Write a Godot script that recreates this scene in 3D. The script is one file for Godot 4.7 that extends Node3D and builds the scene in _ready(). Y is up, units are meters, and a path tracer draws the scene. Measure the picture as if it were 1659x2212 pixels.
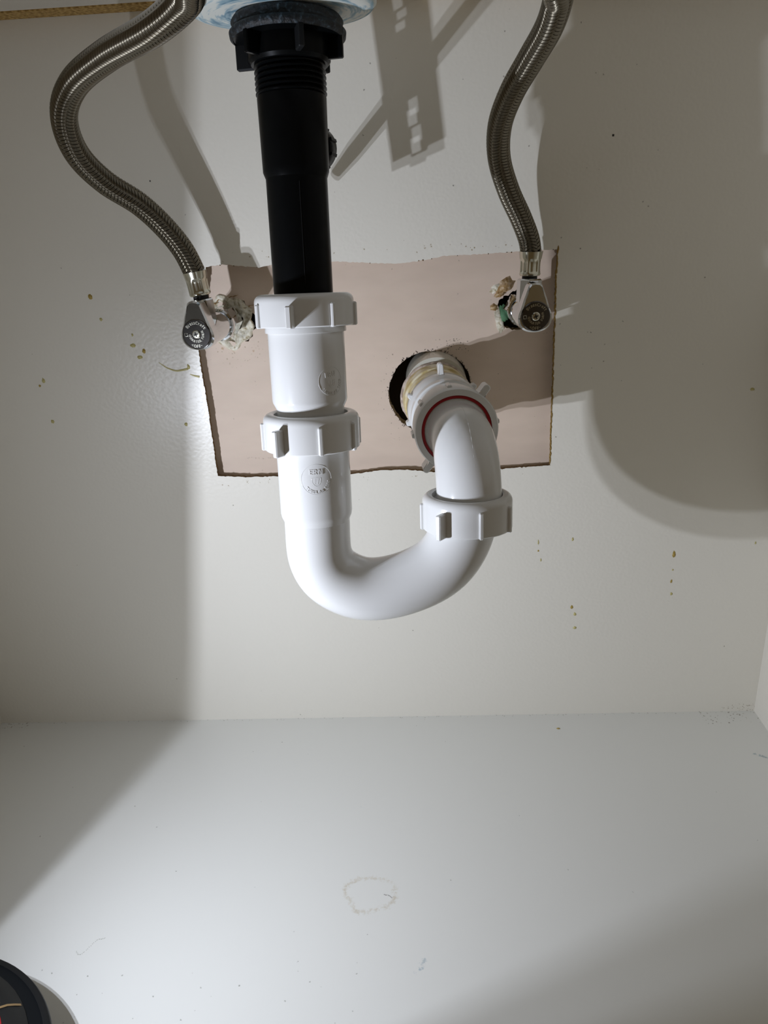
extends Node3D
# A cabinet under a wash basin: white panels, a white plastic trap, a black drain, two valves with braided hoses.
# x to the right, y up, z out of the cabinet; the back panel's face is z = 0, the cabinet floor y = 0. Metres.

const W := 0.3575          # half the inner width
const DEPTH := 0.54
const TOP := 0.72
const ENERGY := 0.084      # of each diode
const LAMP := Vector3(-0.2345, 0.241, 0.360)      # middle of the two diodes of the work light

var names := {}
var rng := RandomNumberGenerator.new()
var noise := FastNoiseLite.new()
var M := {}

# ------------------------------------------------------------------ mesh builder
class MB:
	var v := PackedVector3Array()
	var n := PackedVector3Array()
	var uv := PackedVector2Array()
	func tri(a: Vector3, b: Vector3, c: Vector3, na: Vector3, nb: Vector3, nc: Vector3, ua := Vector2.ZERO, ub := Vector2.ZERO, uc := Vector2.ZERO) -> void:
		if (b - a).cross(c - a).dot(na + nb + nc) > 0.0:
			v.append_array([a, c, b]); n.append_array([na, nc, nb]); uv.append_array([ua, uc, ub])
		else:
			v.append_array([a, b, c]); n.append_array([na, nb, nc]); uv.append_array([ua, ub, uc])
	func flat(a: Vector3, b: Vector3, c: Vector3, out: Vector3) -> void:
		var k := (b - a).cross(c - a).normalized()
		if k.dot(out) < 0.0: k = -k
		tri(a, b, c, k, k, k, Vector2(a.x, a.y), Vector2(b.x, b.y), Vector2(c.x, c.y))
	func quad(a: Vector3, b: Vector3, c: Vector3, d: Vector3, out: Vector3) -> void:
		flat(a, b, c, out); flat(a, c, d, out)
	func mesh() -> ArrayMesh:
		var arr := []
		arr.resize(Mesh.ARRAY_MAX)
		arr[Mesh.ARRAY_VERTEX] = v; arr[Mesh.ARRAY_NORMAL] = n; arr[Mesh.ARRAY_TEX_UV] = uv
		var m := ArrayMesh.new()
		m.add_surface_from_arrays(Mesh.PRIMITIVE_TRIANGLES, arr)
		return m

func lathe(mb: MB, prof: Array, seg: int, xf: Transform3D, sharp := 40.0) -> void:
	# prof: Vector2(radius, height); the outside lies to the right when walking up the profile
	var m := prof.size() - 1
	var sn := []
	for i in m:
		var d: Vector2 = (prof[i + 1] - prof[i]).normalized()
		sn.append(Vector2(d.y, -d.x))
	var lim := cos(deg_to_rad(sharp))
	var run := 0.0
	for i in m:
		var na: Vector2 = sn[i]
		var nb: Vector2 = sn[i]
		if i > 0 and sn[i].dot(sn[i - 1]) > lim: na = (sn[i] + sn[i - 1]).normalized()
		if i < m - 1 and sn[i].dot(sn[i + 1]) > lim: nb = (sn[i] + sn[i + 1]).normalized()
		var pa: Vector2 = prof[i]
		var pb: Vector2 = prof[i + 1]
		var step := pa.distance_to(pb)
		for k in seg:
			var t0 := TAU * k / seg
			var t1 := TAU * (k + 1) / seg
			var d0 := Vector3(sin(t0), 0, cos(t0))
			var d1 := Vector3(sin(t1), 0, cos(t1))
			var a := xf * (d0 * pa.x + Vector3(0, pa.y, 0)); var b := xf * (d1 * pa.x + Vector3(0, pa.y, 0))
			var c := xf * (d1 * pb.x + Vector3(0, pb.y, 0)); var d := xf * (d0 * pb.x + Vector3(0, pb.y, 0))
			var n0a := xf.basis * (d0 * na.x + Vector3(0, na.y, 0)); var n1a := xf.basis * (d1 * na.x + Vector3(0, na.y, 0))
			var n0b := xf.basis * (d0 * nb.x + Vector3(0, nb.y, 0)); var n1b := xf.basis * (d1 * nb.x + Vector3(0, nb.y, 0))
			var u0 := float(k) / seg; var u1 := float(k + 1) / seg
			if pa.x > 1e-6: mb.tri(a, b, c, n0a, n1a, n1b, Vector2(u0, run), Vector2(u1, run), Vector2(u1, run + step))
			if pb.x > 1e-6: mb.tri(a, c, d, n0a, n1b, n0b, Vector2(u0, run), Vector2(u1, run + step), Vector2(u0, run + step))
		run += step

func grid(mb: MB, fn: Callable, nu: int, nv: int, out_hint: Callable) -> void:
	# a smooth sheet fn(u, v) with normals from its own slopes; out_hint(p) gives a rough outward direction
	var p := []
	for j in nv + 1:
		for i in nu + 1:
			p.append(fn.call(float(i) / nu, float(j) / nv))
	var q := []
	for j in nv + 1:
		for i in nu + 1:
			var e: Vector3 = p[j * (nu + 1) + mini(i + 1, nu)] - p[j * (nu + 1) + maxi(i - 1, 0)]
			var g: Vector3 = p[mini(j + 1, nv) * (nu + 1) + i] - p[maxi(j - 1, 0) * (nu + 1) + i]
			var k := e.cross(g)
			var h: Vector3 = out_hint.call(p[j * (nu + 1) + i])
			if k.length() < 1e-14: k = h
			k = k.normalized()
			q.append(k if k.dot(h) >= 0.0 else -k)
	for j in nv:
		for i in nu:
			var a := j * (nu + 1) + i
			var b := a + 1
			var c := b + nu + 1
			var d := a + nu + 1
			var ua := Vector2(float(i) / nu, float(j) / nv); var uc := Vector2(float(i + 1) / nu, float(j + 1) / nv)
			mb.tri(p[a], p[b], p[c], q[a], q[b], q[c], ua, Vector2(uc.x, ua.y), uc)
			mb.tri(p[a], p[c], p[d], q[a], q[c], q[d], ua, uc, Vector2(ua.x, uc.y))

func spline(pts: Array, per: int) -> Array:
	var r := []
	for i in pts.size() - 1:
		var p0: Vector3 = pts[maxi(i - 1, 0)]; var p1: Vector3 = pts[i]; var p2: Vector3 = pts[i + 1]; var p3: Vector3 = pts[mini(i + 2, pts.size() - 1)]
		for k in per:
			r.append(p1.cubic_interpolate(p2, p0, p3, float(k) / per))
	r.append(pts[-1])
	return r

func frames(path: Array) -> Array:
	# [position, side, other side] carried along the path without twist
	var r := []
	var t0: Vector3 = (path[1] - path[0]).normalized()
	var s := t0.cross(Vector3(0.31, 0.2, 0.93)).normalized()
	for i in path.size():
		var t: Vector3 = (path[mini(i + 1, path.size() - 1)] - path[maxi(i - 1, 0)]).normalized()
		s = (s - t * s.dot(t)).normalized()
		r.append([path[i], s, t.cross(s)])
	return r

func tube(mb: MB, path: Array, rad, seg: int, caps := true) -> void:
	var fr := frames(path)
	var m := fr.size()
	for i in m - 1:
		var ra: float = rad if rad is float else rad[i]
		var rb: float = rad if rad is float else rad[i + 1]
		for k in seg:
			var t0 := TAU * k / seg; var t1 := TAU * (k + 1) / seg
			var a0: Vector3 = fr[i][1] * cos(t0) + fr[i][2] * sin(t0); var a1: Vector3 = fr[i][1] * cos(t1) + fr[i][2] * sin(t1)
			var b0: Vector3 = fr[i + 1][1] * cos(t0) + fr[i + 1][2] * sin(t0); var b1: Vector3 = fr[i + 1][1] * cos(t1) + fr[i + 1][2] * sin(t1)
			var pa: Vector3 = fr[i][0]; var pb: Vector3 = fr[i + 1][0]
			mb.tri(pa + a0 * ra, pa + a1 * ra, pb + b1 * rb, a0, a1, b1)
			mb.tri(pa + a0 * ra, pb + b1 * rb, pb + b0 * rb, a0, b1, b0)
	if caps:
		for e in [0, m - 1]:
			var out: Vector3 = (path[0] - path[1]) if e == 0 else (path[m - 1] - path[m - 2])
			var r2: float = rad if rad is float else rad[e]
			for k in seg:
				var t0 := TAU * k / seg; var t1 := TAU * (k + 1) / seg
				var c: Vector3 = fr[e][0]
				mb.flat(c, c + (fr[e][1] * cos(t0) + fr[e][2] * sin(t0)) * r2, c + (fr[e][1] * cos(t1) + fr[e][2] * sin(t1)) * r2, out)

func rbox(mb: MB, h: Vector3, b: float, xf: Transform3D) -> void:
	# a box of half size h with its edges chamfered by b
	var at := func(s: Vector3, k: int) -> Vector3:
		var e := Vector3(h.x - b, h.y - b, h.z - b)
		e[k] = h[k]
		return xf * (s * e)
	for k in 3:
		var i := (k + 1) % 3
		var j := (k + 2) % 3
		for s in [-1.0, 1.0]:
			var c := []
			for q in [[-1.0, -1.0], [1.0, -1.0], [1.0, 1.0], [-1.0, 1.0]]:
				var sg := Vector3.ZERO
				sg[k] = s; sg[i] = q[0]; sg[j] = q[1]
				c.append(at.call(sg, k))
			var o := Vector3.ZERO
			o[k] = s
			mb.quad(c[0], c[1], c[2], c[3], xf.basis * o)
		for s in [-1.0, 1.0]:
			for s2 in [-1.0, 1.0]:
				var p := []
				for e in [[-1.0, i], [-1.0, j], [1.0, j], [1.0, i]]:
					var sg := Vector3.ZERO
					sg[k] = e[0]; sg[i] = s; sg[j] = s2
					p.append(at.call(sg, e[1]))
				var o := Vector3.ZERO
				o[i] = s; o[j] = s2
				mb.quad(p[0], p[1], p[2], p[3], xf.basis * o)
	for sx in [-1.0, 1.0]:
		for sy in [-1.0, 1.0]:
			for sz in [-1.0, 1.0]:
				var s := Vector3(sx, sy, sz)
				mb.flat(at.call(s, 0), at.call(s, 1), at.call(s, 2), xf.basis * s)

func prism(mb: MB, poly: PackedVector2Array, z0: float, z1: float, bev: float, xf: Transform3D) -> void:
	# an outline pushed from z0 to z1, the front edge rounded off by bev
	var front := Geometry2D.offset_polygon(poly, -bev)[0] if bev > 0.0 else poly
	var idx := Geometry2D.triangulate_polygon(front)
	for i in range(0, idx.size(), 3):
		var a := front[idx[i]]; var b := front[idx[i + 1]]; var c := front[idx[i + 2]]
		mb.flat(xf * Vector3(a.x, a.y, z1), xf * Vector3(b.x, b.y, z1), xf * Vector3(c.x, c.y, z1), xf.basis.z)
	var cen := Vector2.ZERO
	for p in poly: cen += p / poly.size()
	var m := poly.size()
	for i in m:
		var p := poly[i]; var q := poly[(i + 1) % m]
		var e := (q - p).normalized()
		var o := Vector2(e.y, -e.x)
		if o.dot((p + q) * 0.5 - cen) < 0.0: o = -o
		var on := xf.basis * Vector3(o.x, o.y, 0)
		mb.quad(xf * Vector3(p.x, p.y, z0), xf * Vector3(q.x, q.y, z0), xf * Vector3(q.x, q.y, z1 - bev), xf * Vector3(p.x, p.y, z1 - bev), on)
		if bev > 0.0:
			var pi := p - (p - cen).normalized() * bev * 1.15; var qi := q - (q - cen).normalized() * bev * 1.15
			mb.quad(xf * Vector3(p.x, p.y, z1 - bev), xf * Vector3(q.x, q.y, z1 - bev), xf * Vector3(qi.x, qi.y, z1), xf * Vector3(pi.x, pi.y, z1), on + xf.basis.z)

func letters(mb: MB, text: String, size: float, depth: float, radius: float, middle: float, inward: bool, place: Callable, gap := 1.0) -> void:
	# raised letters set along an arc (radius > 0) or a line; place(x, y, d) sets a point of the print on its surface
	var font := SystemFont.new()
	font.font_names = PackedStringArray(["Droid Sans"])
	font.font_weight = 700
	var glyphs := []
	var total := 0.0
	for ch in text:
		var tm := TextMesh.new()
		tm.font = font; tm.font_size = 24; tm.pixel_size = size / 17.0; tm.depth = depth; tm.curve_step = 2.0
		tm.text = ch if ch != " " else "i"
		var adv := maxf(tm.get_aabb().size.x, size * 0.12) + size * 0.16 * gap
		glyphs.append([tm, adv, ch]); total += adv
	var run := -total * 0.5
	for g in glyphs:
		var mid: float = run + g[1] * 0.5
		run += g[1]
		if g[2] == " ": continue
		var arr: Array = g[0].surface_get_arrays(0)
		var vs: PackedVector3Array = arr[Mesh.ARRAY_VERTEX]
		var ix = arr[Mesh.ARRAY_INDEX]
		var box: AABB = g[0].get_aabb()
		var cx := box.position.x + box.size.x * 0.5
		var ang := 0.0
		if radius > 0.0: ang = middle + (mid / radius) * (1.0 if inward else -1.0)
		var num: int = ix.size() if ix != null and ix.size() > 0 else vs.size()
		for i in range(0, num, 3):
			var pts := []
			for k in 3:
				var src: Vector3 = vs[ix[i + k]] if ix != null and ix.size() > 0 else vs[i + k]
				var x := src.x - cx
				var y := src.y - box.position.y - box.size.y * 0.5
				if ch_low(g[2]): y -= size * 0.12
				var dd := src.z + depth * 0.5
				if radius > 0.0:
					var rr := radius + (-y if inward else y)
					var a := ang + (x / radius) * (1.0 if inward else -1.0)
					pts.append(place.call(cos(a) * rr, sin(a) * rr, dd))
				else:
					pts.append(place.call(x + mid, y, dd))
			var nn: Vector3 = (pts[2] - pts[0]).cross(pts[1] - pts[0]).normalized()
			mb.tri(pts[0], pts[1], pts[2], nn, nn, nn)

func ch_low(c: String) -> bool:
	return c in "acrs"

# ------------------------------------------------------------------ nodes
func numbered(called: String) -> String:
	if not names.has(called):
		names[called] = 0
		return called
	names[called] += 1
	return "%s_%03d" % [called, names[called]]

func thing(called: String, label: String, category: String, at: Vector3, group := "") -> Node3D:
	var o := Node3D.new()
	o.name = numbered(called)
	add_child(o)
	o.position = at
	o.set_meta("label", label); o.set_meta("category", category)
	if group: o.set_meta("group", group)
	return o

func part(called: String, mb: MB, m: Material, parent: Node3D, label := "") -> MeshInstance3D:
	var o := MeshInstance3D.new()
	o.name = called
	o.mesh = mb.mesh()
	o.material_override = m
	var origin := Vector3.ZERO
	var p: Node = parent
	while p != self and p is Node3D:
		origin += (p as Node3D).position
		p = p.get_parent()
	o.position = -origin if parent != self else Vector3.ZERO
	parent.add_child(o, true)
	if label: o.set_meta("label", label)
	return o

func struct(called: String, mb: MB, m: Material, label: String, category := "") -> MeshInstance3D:
	var o := part(called, mb, m, self, label)
	o.set_meta("kind", "structure")
	if category: o.set_meta("category", category)
	return o

# ------------------------------------------------------------------ materials
func mat(c: Color, rough: float, metal := 0.0, spec := 0.5) -> StandardMaterial3D:
	var m := StandardMaterial3D.new()
	m.albedo_color = c; m.roughness = rough; m.metallic = metal; m.metallic_specular = spec
	return m

func noise_tex(freq: float, ramp: Array, size := 512, normal := false, strength := 4.0, sd := 1, oct := 4) -> NoiseTexture2D:
	var f := FastNoiseLite.new()
	f.noise_type = FastNoiseLite.TYPE_SIMPLEX_SMOOTH
	f.seed = sd; f.frequency = freq; f.fractal_octaves = oct
	var t := NoiseTexture2D.new()
	t.width = size; t.height = size; t.seamless = true; t.noise = f
	if normal:
		t.as_normal_map = true; t.bump_strength = strength
	if ramp:
		var g := Gradient.new()
		var off := PackedFloat32Array(); var col := PackedColorArray()
		for r in ramp:
			off.append(r[0]); col.append(r[1])
		g.offsets = off; g.colors = col
		t.color_ramp = g
	return t

func tri_map(m: StandardMaterial3D, scale: float) -> StandardMaterial3D:
	m.uv1_triplanar = true; m.uv1_world_triplanar = true
	m.uv1_scale = Vector3.ONE * scale
	return m

func materials() -> void:
	var peel := noise_tex(0.03, [], 512, true, 1.6, 5, 3)
	M.melamine = mat(Color(1, 1, 1), 0.34, 0.0, 0.5)
	M.melamine.normal_enabled = true; M.melamine.normal_texture = peel; M.melamine.normal_scale = 0.35
	M.panel = mat(Color(0.927, 0.910, 0.866), 0.36)
	M.panel.normal_enabled = true; M.panel.normal_texture = peel; M.panel.normal_scale = 0.35
	tri_map(M.panel, 9.0)
	M.raw = tri_map(mat(Color.WHITE, 0.9), 22.0)
	M.raw.albedo_texture = noise_tex(0.05, [[0.2, Color(0.55, 0.42, 0.22)], [0.5, Color(0.70, 0.57, 0.33)], [0.8, Color(0.80, 0.67, 0.43)]], 256, false, 0, 8)
	M.cut = tri_map(mat(Color.WHITE, 0.95), 40.0)
	M.cut.albedo_texture = noise_tex(0.06, [[0.25, Color(0.30, 0.22, 0.13)], [0.6, Color(0.47, 0.37, 0.22)], [0.85, Color(0.60, 0.48, 0.28)]], 256, false, 0, 9)
	M.plastic = mat(Color(0.865, 0.865, 0.856), 0.16, 0.0, 0.5)
	M.plastic.subsurf_scatter_enabled = false
	M.black = mat(Color(0.04, 0.045, 0.048), 0.28, 0.0, 0.2)
	M.black_dull = mat(Color(0.10, 0.105, 0.11), 0.55, 0.0, 0.3)
	M.putty_black = tri_map(mat(Color.WHITE, 0.6), 30.0)
	M.putty_black.albedo_texture = noise_tex(0.02, [[0.42, Color(0.035, 0.042, 0.05)], [0.62, Color(0.08, 0.11, 0.13)], [0.85, Color(0.29, 0.35, 0.39)]], 512, false, 0, 12, 5)
	M.putty_black.normal_enabled = true; M.putty_black.normal_texture = noise_tex(0.02, [], 512, true, 10.0, 12, 5)
	M.steel = mat(Color(0.50, 0.475, 0.42), 0.27, 1.0)
	M.core = mat(Color(0.08, 0.075, 0.07), 0.7)
	M.chrome = mat(Color(0.86, 0.87, 0.88), 0.07, 1.0)
	M.nickel = mat(Color(0.80, 0.79, 0.73), 0.2, 1.0)
	M.disc = mat(Color(0.36, 0.35, 0.34), 0.16, 1.0)
	M.wire = mat(Color(0.6, 0.6, 0.6), 0.3, 1.0)
	M.red = mat(Color(0.62, 0.02, 0.08), 0.4)
	M.aged = tri_map(mat(Color.WHITE, 0.45), 12.0)
	M.aged.albedo_texture = noise_tex(0.012, [[0.3, Color(0.72, 0.62, 0.36)], [0.5, Color(0.84, 0.78, 0.60)], [0.7, Color(0.90, 0.87, 0.78)]], 512, false, 0, 21, 5)
	M.primer = tri_map(mat(Color.WHITE, 0.7), 20.0)
	M.primer.albedo_texture = noise_tex(0.03, [[0.3, Color(0.62, 0.55, 0.50)], [0.6, Color(0.83, 0.77, 0.72)]], 256, false, 0, 22)
	M.plaster = tri_map(mat(Color.WHITE, 0.95), 24.0)
	M.plaster.albedo_texture = noise_tex(0.02, [[0.22, Color(0.62, 0.56, 0.43)], [0.38, Color(0.86, 0.83, 0.73)], [0.7, Color(0.94, 0.92, 0.86)]], 512, false, 0, 31, 5)
	M.paper = tri_map(mat(Color.WHITE, 0.95), 30.0)
	M.paper.albedo_texture = noise_tex(0.03, [[0.3, Color(0.50, 0.38, 0.22)], [0.55, Color(0.68, 0.56, 0.38)], [0.75, Color(0.86, 0.78, 0.68)]], 256, false, 0, 32)
	M.green = mat(Color(0.35, 0.52, 0.38), 0.9)
	M.glue = mat(Color(0.70, 0.60, 0.30), 0.35)
	M.amber = mat(Color(0.56, 0.44, 0.18), 0.35)
	M.glue_pale = mat(Color(0.78, 0.74, 0.50), 0.35)
	M.cavity = mat(Color(0.58, 0.50, 0.40), 0.95)
	M.ceramic = mat(Color.WHITE, 0.35)
	M.tool = mat(Color(0.10, 0.108, 0.115), 0.75, 0.0, 0.15)
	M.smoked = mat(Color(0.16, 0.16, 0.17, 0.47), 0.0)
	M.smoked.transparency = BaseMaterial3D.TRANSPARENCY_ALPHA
	M.tool_label = mat(Color(0.03, 0.035, 0.035), 0.6)
	M.tool_red = mat(Color(0.62, 0.10, 0.12), 0.6)
	M.tool_tan = mat(Color(0.55, 0.45, 0.30), 0.6)
	M.led = mat(Color(0.9, 0.92, 1.0), 0.3)
	M.led.emission_enabled = true; M.led.emission = Color(0.9, 0.95, 1.0); M.led.emission_energy_multiplier = 3.0

func smudge(img: Image, c: Vector2, r: float, col: Color, amount: float, sd: int, cut := 0.1) -> void:
	# a rubbed mark with a ragged, grainy outline
	noise.seed = sd; noise.frequency = 0.09
	for y in range(int(c.y - r), int(c.y + r) + 1):
		for x in range(int(c.x - r), int(c.x + r) + 1):
			if x < 0 or y < 0 or x >= img.get_width() or y >= img.get_height(): continue
			var d := Vector2(x, y).distance_to(c) / r
			var k := noise.get_noise_2d(x, y) + noise.get_noise_2d(x * 3.7, y * 3.7) * 0.6 + (0.55 - d) * 1.2
			if d < 1.0 and k > cut:
				var p := img.get_pixel(x, y)
				img.set_pixel(x, y, p.lerp(col, amount * clampf((k - cut) * 2.2, 0.0, 1.0)))

func specks(img: Image, num: int, box: Rect2, col: Color, sd: int, big := 1.6) -> void:
	rng.seed = sd
	for i in num:
		var x := int(rng.randf_range(box.position.x, box.end.x))
		var y := int(rng.randf_range(box.position.y, box.end.y))
		var s := int(rng.randf_range(1.0, big + 1.0))
		for a in s:
			for b in s:
				if rng.randf() < 0.8 and x + a >= 0 and y + b >= 0 and x + a < img.get_width() and y + b < img.get_height():
					img.set_pixel(x + a, y + b, img.get_pixel(x + a, y + b).lerp(col, rng.randf_range(0.2, 0.75)))

func floor_material() -> StandardMaterial3D:
	var k := 2200.0
	var img := Image.create(int(2 * W * k), int(DEPTH * k), false, Image.FORMAT_RGB8)
	img.fill(Color(0.912, 0.913, 0.890))
	var px := func(x: float, z: float) -> Vector2: return Vector2((x + W) * k, z * k)
	# ring left by something that stood here
	var ring := [[-0.0070,0.1954],[-0.0024,0.1914],[0.0034,0.1886],[0.0117,0.1874],[0.0218,0.1891],[0.0286,0.1920],[0.0301,0.2004],[0.0289,0.2062],[0.0252,0.2108],[0.0179,0.2137],[0.0117,0.2156],[0.0044,0.2163],[0.0009,0.2125],[-0.0026,0.2049],[-0.0056,0.2002]]
	for i in ring.size():
		var a: Vector2 = px.call(ring[i][0], ring[i][1])
		var b: Vector2 = px.call(ring[(i + 1) % ring.size()][0], ring[(i + 1) % ring.size()][1])
		for s in 3:
			smudge(img, a.lerp(b, s / 3.0), 8.5, Color(0.76, 0.71, 0.61), 0.32, 100 + i * 3 + s, 0.22)
	smudge(img, px.call(0.0464, 0.2576), 16.0, Color(0.55, 0.63, 0.68), 0.6, 7, 0.45)
	smudge(img, px.call(0.0490, 0.2530), 12.0, Color(0.62, 0.68, 0.71), 0.5, 8, 0.45)
	for i in 5: smudge(img, px.call(0.3330 + i * 0.002, 0.0590 + i * 0.0012), 6.0, Color(0.55, 0.62, 0.64), 0.6, 50 + i, 0.15)
	for i in 12: img.set_pixelv(Vector2i(px.call(0.0223 + i * 0.0005, 0.2022 + i * i * 0.00002)), Color(0.45, 0.43, 0.42))
	var sh := px.call(-0.1741, 0.2427) as Vector2
	for i in 26:
		var t := i / 25.0
		img.set_pixelv(Vector2i(sh + Vector2(-14.0 + 34.0 * t, 8.0 - 26.0 * t * t + 6.0 * sin(t * 7.0))), Color(0.66, 0.66, 0.62))
	specks(img, 34, Rect2(px.call(-0.21, 0.25), Vector2(520, 110)), Color(0.40, 0.40, 0.36), 11)
	specks(img, 30, Rect2(px.call(-W, 0.0), Vector2(2 * W * k, 560)), Color(0.42, 0.42, 0.40), 12)
	specks(img, 60, Rect2(px.call(W - 0.05, 0.0), Vector2(108, 40)), Color(0.30, 0.26, 0.20), 13, 2.2)
	specks(img, 25, Rect2(px.call(-W, 0.0), Vector2(60, 18)), Color(0.36, 0.32, 0.24), 14, 2.2)
	specks(img, 160, Rect2(px.call(-W, 0.0), Vector2(2 * W * k, 5)), Color(0.58, 0.56, 0.52), 15)
	var m := mat(Color.WHITE, 0.36)
	m.albedo_texture = ImageTexture.create_from_image(img)
	return m

func wall_material() -> StandardMaterial3D:
	var k := 2200.0
	var img := Image.create(int(2 * W * k), int(0.64 * k), false, Image.FORMAT_RGB8)
	img.fill(Color(0.927, 0.910, 0.866))
	var px := func(x: float, y: float) -> Vector2: return Vector2((x + W) * k, (0.64 - y) * k)
	specks(img, 45, Rect2(0, 0, 2 * W * k, 0.64 * k), Color(0.40, 0.38, 0.33), 21)
	specks(img, 26, Rect2(px.call(0.02, 0.56), Vector2(480, 330)), Color(0.35, 0.33, 0.29), 22, 1.9)
	specks(img, 10, Rect2(px.call(0.165, 0.36), Vector2(120, 110)), Color(0.30, 0.28, 0.24), 23, 1.9)
	specks(img, 40, Rect2(px.call(-0.10, 0.422), Vector2(560, 14)), Color(0.45, 0.36, 0.22), 24)
	specks(img, 30, Rect2(px.call(-0.115, 0.242), Vector2(580, 14)), Color(0.45, 0.36, 0.22), 25)
	for s in [[0.198, 0.488, 3], [-0.134, 0.4745, 2], [0.346, 0.186, 2]]:
		img.fill_rect(Rect2i(Vector2i(px.call(s[0], s[1])), Vector2i(s[2], s[2])), Color(0.12, 0.11, 0.10))
	specks(img, 40, Rect2(px.call(W - 0.03, 0.008), Vector2(66, 16)), Color(0.55, 0.50, 0.42), 26, 2.0)
	var m := mat(Color.WHITE, 0.33)
	m.albedo_texture = ImageTexture.create_from_image(img)
	m.normal_enabled = true
	m.normal_texture = noise_tex(0.17, [], 1024, true, 1.3, 5, 2)
	m.normal_scale = 0.11
	return m

func drywall_material() -> StandardMaterial3D:
	var k := 2600.0
	var img := Image.create(int(0.30 * k), int(0.19 * k), false, Image.FORMAT_RGB8)   # x -0.125 .. 0.175, y 0.235 .. 0.425
	img.fill(Color(0.862, 0.785, 0.712))
	noise.seed = 77; noise.frequency = 0.012
	for y in img.get_height():
		for x in img.get_width():
			var t := noise.get_noise_2d(x * 0.6, y * 1.6) * 0.022
			img.set_pixel(x, y, Color(0.862 + t, 0.785 + t, 0.712 + t))
	var px := func(x: float, y: float) -> Vector2: return Vector2((x + 0.125) * k, (0.425 - y) * k)
	specks(img, 60, Rect2(0, 0, img.get_width(), img.get_height()), Color(0.52, 0.46, 0.40), 41)
	specks(img, 60, Rect2(px.call(0.070, 0.350), Vector2(70, 30)), Color(0.28, 0.24, 0.20), 42, 1.9)
	specks(img, 36, Rect2(px.call(0.026, 0.340), Vector2(36, 190)), Color(0.34, 0.30, 0.24), 43, 1.9)
	specks(img, 60, Rect2(px.call(-0.105, 0.357), Vector2(120, 60)), Color(0.58, 0.50, 0.38), 44, 2.2)
	for i in 30: smudge(img, px.call(-0.090 + i * 0.0016, 0.2575 + 0.0006 * sin(i * 0.5)), 4.0, Color(0.55, 0.47, 0.41), 0.45, 300 + i, 0.35)
	for i in 14: smudge(img, px.call(-0.075 + i * 0.0016, 0.264 + i * 0.0019), 3.0, Color(0.76, 0.66, 0.46), 0.5, 340 + i, 0.4)
	for i in 4: smudge(img, px.call(-0.098 + i * 0.008, 0.350 - i % 2 * 0.003), 7.0, Color(0.68, 0.54, 0.38), 0.6, 360 + i, 0.3)
	smudge(img, px.call(0.119, 0.301), 9.0, Color(0.75, 0.65, 0.40), 0.6, 380, 0.3)
	for i in 20: smudge(img, px.call(0.148 + i * 0.0004, 0.395 - i * 0.0023), 4.0, Color(0.42, 0.34, 0.26), 0.6, 390 + i, 0.45)
	var m := mat(Color.WHITE, 0.62)
	m.albedo_texture = ImageTexture.create_from_image(img)
	return m

# ------------------------------------------------------------------ pieces of the setting
func holed(mb: MB, x0: float, y0: float, x1: float, y1: float, hole: Array, z: float, back: float, uvf: Callable, side: MB) -> void:
	# a sheet from z to back with one hole; its cut edges go to «side»
	var c := Vector2.ZERO
	for p in hole: c += p / float(hole.size())
	var rim := []
	for p in hole: rim.append([((p - c) as Vector2).angle(), p])
	for q in [Vector2(x0, y0), Vector2(x1, y0), Vector2(x1, y1), Vector2(x0, y1)]:
		var a := ((q - c) as Vector2).angle()
		var best: Vector2 = hole[0]
		for i in hole.size():
			var h = Geometry2D.segment_intersects_segment(c, q, hole[i], hole[(i + 1) % hole.size()])
			if h != null: best = h
		rim.append([a, best])
	rim.sort_custom(func(a, b): return a[0] < b[0])
	var outer := []
	for r in rim:
		var d := Vector2(cos(r[0]), sin(r[0]))
		var t := 1e9
		if d.x > 1e-9: t = minf(t, (x1 - c.x) / d.x)
		if d.x < -1e-9: t = minf(t, (x0 - c.x) / d.x)
		if d.y > 1e-9: t = minf(t, (y1 - c.y) / d.y)
		if d.y < -1e-9: t = minf(t, (y0 - c.y) / d.y)
		outer.append(c + d * t)
	var m := rim.size()
	for i in m:
		var a: Vector2 = rim[i][1]; var b: Vector2 = rim[(i + 1) % m][1]
		var e: Vector2 = outer[i]; var f: Vector2 = outer[(i + 1) % m]
		for zz in [z, back]:
			var nn := Vector3(0, 0, 1) if zz == z else Vector3(0, 0, -1)
			var pa := Vector3(a.x, a.y, zz); var pb := Vector3(b.x, b.y, zz); var pe := Vector3(e.x, e.y, zz); var pf := Vector3(f.x, f.y, zz)
			mb.tri(pa, pb, pf, nn, nn, nn, uvf.call(a), uvf.call(b), uvf.call(f))
			mb.tri(pa, pf, pe, nn, nn, nn, uvf.call(a), uvf.call(f), uvf.call(e))
		var inw := c - (a + b) * 0.5
		side.quad(Vector3(a.x, a.y, z), Vector3(b.x, b.y, z), Vector3(b.x, b.y, back), Vector3(a.x, a.y, back), Vector3(inw.x, inw.y, 0))

func ragged(c: Vector2, r: float, amp: float, num: int, sd: int) -> Array:
	noise.seed = sd; noise.frequency = 1.0
	rng.seed = sd
	var p := []
	for i in num:
		var a := TAU * i / num - PI
		var rr := r + amp * noise.get_noise_2d(cos(a) * 1.6 + 5.0, sin(a) * 1.6) * 2.0 + amp * 0.35 * rng.randf_range(-1.0, 1.0)
		p.append(c + Vector2(cos(a), sin(a)) * rr)
	return p

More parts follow.
